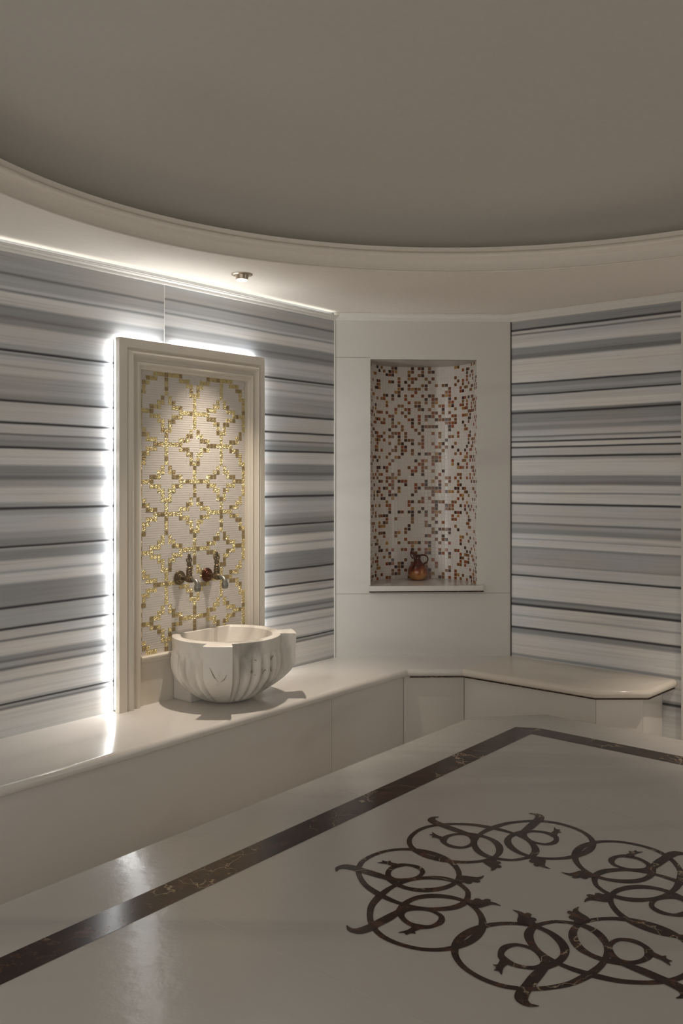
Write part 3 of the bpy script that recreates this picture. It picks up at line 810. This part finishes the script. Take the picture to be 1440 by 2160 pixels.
ncol = round(TOT / 0.0212); cw = TOT / ncol; nrow = round((ZN1 - ZN0) / 0.0214); rh = (ZN1 - ZN0) / nrow
random.seed(11)
x_, y_, nx_, ny_ = arc(TOT / 2); sgn = 1 if ny_ > 0 else -1
for r_ in range(nrow):
    for c_ in range(ncol):
        s0 = c_ * cw; z1 = ZN1 - r_ * rh
        u_ = random.random()
        if u_ < 0.32: mi = 4 + random.choices(range(5), (3, 4, 3, 1.2, 3))[0]
        else: mi = 1 + random.randrange(3)
        tile(bm, lambda a, d, c: NP(a, sgn * d, c), s0 + 0.0011, s0 + cw - 0.0011, z1 - rh + 0.0011, z1 - 0.0011, 0.0002, 0.0016, 0.0005, mi)
nl = link('mosaic_lining', bm, [M_GROUT, M_WT, M_WT2, M_WT3] + AMB); nl['label'] = 'curved mosaic of cream and amber squares'
# niche soffit
bm = bmesh.new()
pts = [NP(TOT * k / NS, 0, 0) for k in range(NS + 1)]
f = bm.faces.new([bm.verts.new((p.x, p.y, ZN1 - 0.002)) for p in pts])
nt_ = link('niche_top', bm, plain('small_tile_grey', (0.45, 0.42, 0.38), 0.4, bump=(90, 0.6, 0.004)))
bm = bmesh.new()
pp = [NP(TOT * k / NS, 0, 0) for k in range(NS + 1)]
bb = [(p.x, p.y) for p in pp]
prism(bm, bb, ZN0 - 0.02, ZN0)
obox(bm, BB, QL - 0.008, QR + 0.035, 0.0005, 0.028, ZN0 - 0.030, ZN0)
sill = link('sill', bm, M_WHITE)
bm = bmesh.new(); obox(bm, BB, QL - 0.008, QR + 0.035, 0.0005, 0.030, ZN0 - 0.0370, ZN0 - 0.0302)
st = link('sill_strip', bm, M_BROWN); st['label'] = 'thin dark strip under the niche sill'
put(niche, nl, nt_, sill, st)

# ---------------------------------------------------------------- glazed jug in the niche
jx, jy = 0.468, 5.43
jug = empty('glazed_jug', V(jx, jy, ZN0), 'small amber and dark red glazed jug with ring handle standing in the niche', 'jug')
def glaze():
    m, nt, b = newmat('amber_glaze'); L = nt.links
    tc = nd(nt, 'ShaderNodeNewGeometry'); n = nd(nt, 'ShaderNodeTexNoise'); n.inputs['Scale'].default_value = 30; n.inputs['Detail'].default_value = 5; L.new(tc.outputs['Position'], n.inputs['Vector'])
    sp = nd(nt, 'ShaderNodeSeparateXYZ'); L.new(tc.outputs['Position'], sp.inputs[0])
    mr = nd(nt, 'ShaderNodeMapRange'); mr.inputs['From Min'].default_value = ZN0 + 0.03; mr.inputs['From Max'].default_value = ZN0 + 0.14; L.new(sp.outputs[2], mr.inputs[0])
    ad = nd(nt, 'ShaderNodeMath', operation='MULTIPLY_ADD'); L.new(n.outputs['Fac'], ad.inputs[0]); ad.inputs[1].default_value = 1.2; ad.inputs[2].default_value = -0.5
    a2 = nd(nt, 'ShaderNodeMath', operation='ADD'); L.new(ad.outputs[0], a2.inputs[0]); L.new(mr.outputs[0], a2.inputs[1])
    r = ramp(nt, [(0.0, (0.42, 0.20, 0.075)), (0.22, (0.33, 0.11, 0.03)), (0.42, (0.19, 0.04, 0.012)), (0.75, (0.07, 0.010, 0.006))]); L.new(a2.outputs[0], r.inputs[0])
    L.new(r.outputs[0], b.inputs['Base Color']); b.inputs['Roughness'].default_value = 0.15; b.inputs['Coat Weight'].default_value = 0.5
    return m
M_GL = glaze(); M_DR = plain('dark_red_glaze', (0.075, 0.012, 0.008), 0.15)
bm = bmesh.new(); Mj = Matrix.Translation(V(jx, jy, ZN0 + 0.0005))
lathe(bm, [(.034, 0), (.040, .002), (.053, .016), (.060, .034), (.0615, .050), (.058, .068), (.049, .086), (.036, .101), (.024, .113), (.018, .124), (.016, .136), (.019, .147), (.023, .152), (.019, .153), (.013, .146), (.010, .13)], Mj, 48)
jb = link('jug_body', bm, M_GL, smooth=50)
def J(x, z, y=0.0): return V(jx + x, jy + y, ZN0 + z)
bm = bmesh.new(); tube(bm, [J(.004, .140), (J(.018, .150)), J(.036, .153), J(.055, .146), J(.063, .128), J(.056, .110), J(.042, .100), J(.034, .092)], [.005, .0055, .0045, .0042, .0042, .0045, .005, .006], 10)
jh = link('handle', bm, M_DR, smooth=60)
bm = bmesh.new(); tube(bm, [J(-.008, .118), J(-.014, .135), J(-.020, .152), J(-.033, .168), J(-.044, .174)], [.014, .011, .009, .0065, .007], 12)
tube(bm, [J(-.040, .173), J(-.044, .160), J(-.040, .146), J(-.028, .130)], [.004, .0035, .0035, .0045], 8)
js_ = link('spout', bm, M_DR, smooth=60)
put(jug, jb, jh, js_)

# ---------------------------------------------------------------- downlights in the soffit
def downlight(dlp, power, size, label):
    dlt = empty('ceiling_downlight', V(dlp.x, dlp.y, ZC), label, 'ceiling light')
    Md = Matrix.Translation(V(dlp.x, dlp.y, ZC)) @ Matrix.Rotation(PI, 4, 'X')
    bm = bmesh.new(); lathe(bm, [(.022, .0005), (.050, .0005), (.050, .003), (.047, .005), (.036, .006), (.034, .003)], Md, 40)
    tr = link('trim_ring', bm, M_BRUSH, smooth=30)
    bm = bmesh.new(); lathe(bm, [(.034, 0.002), (.031, .012), (.028, .026), (.0265, .027), (.0255, .024), (.0255, .004)], Md, 40, caps=False)
    hs = link('housing', bm, M_BRUSH, smooth=30)
    bm = bmesh.new(); lathe(bm, [(.025, .022), (.0255, .0235), (.024, .030), (.012, .033)], Md, 32)
    ln = link('lens', bm, M_BULB, smooth=40)
    ld = bpy.data.lights.new('downlight_beam', 'SPOT'); ld.energy = power; ld.color = (1.0, 0.87, 0.74)
    ld.spot_size = math.radians(size); ld.spot_blend = 1.0; ld.shadow_soft_size = 0.022
    lo = bpy.data.objects.new('downlight_beam', ld); COL.objects.link(lo); lo.location = (dlp.x, dlp.y, ZC - 0.06)
    put(dlt, tr, hs, ln, lo)
downlight(V(-0.468, 4.15), SPOT_POWER * 1.2, 70, 'small round nickel downlight in the ceiling above the basin')
q = PR(1.72, 0.32)
downlight(V(q.x, q.y), SPOT_POWER * 1.7, 64, 'round nickel downlight near the right wall beyond the chamfered seat')
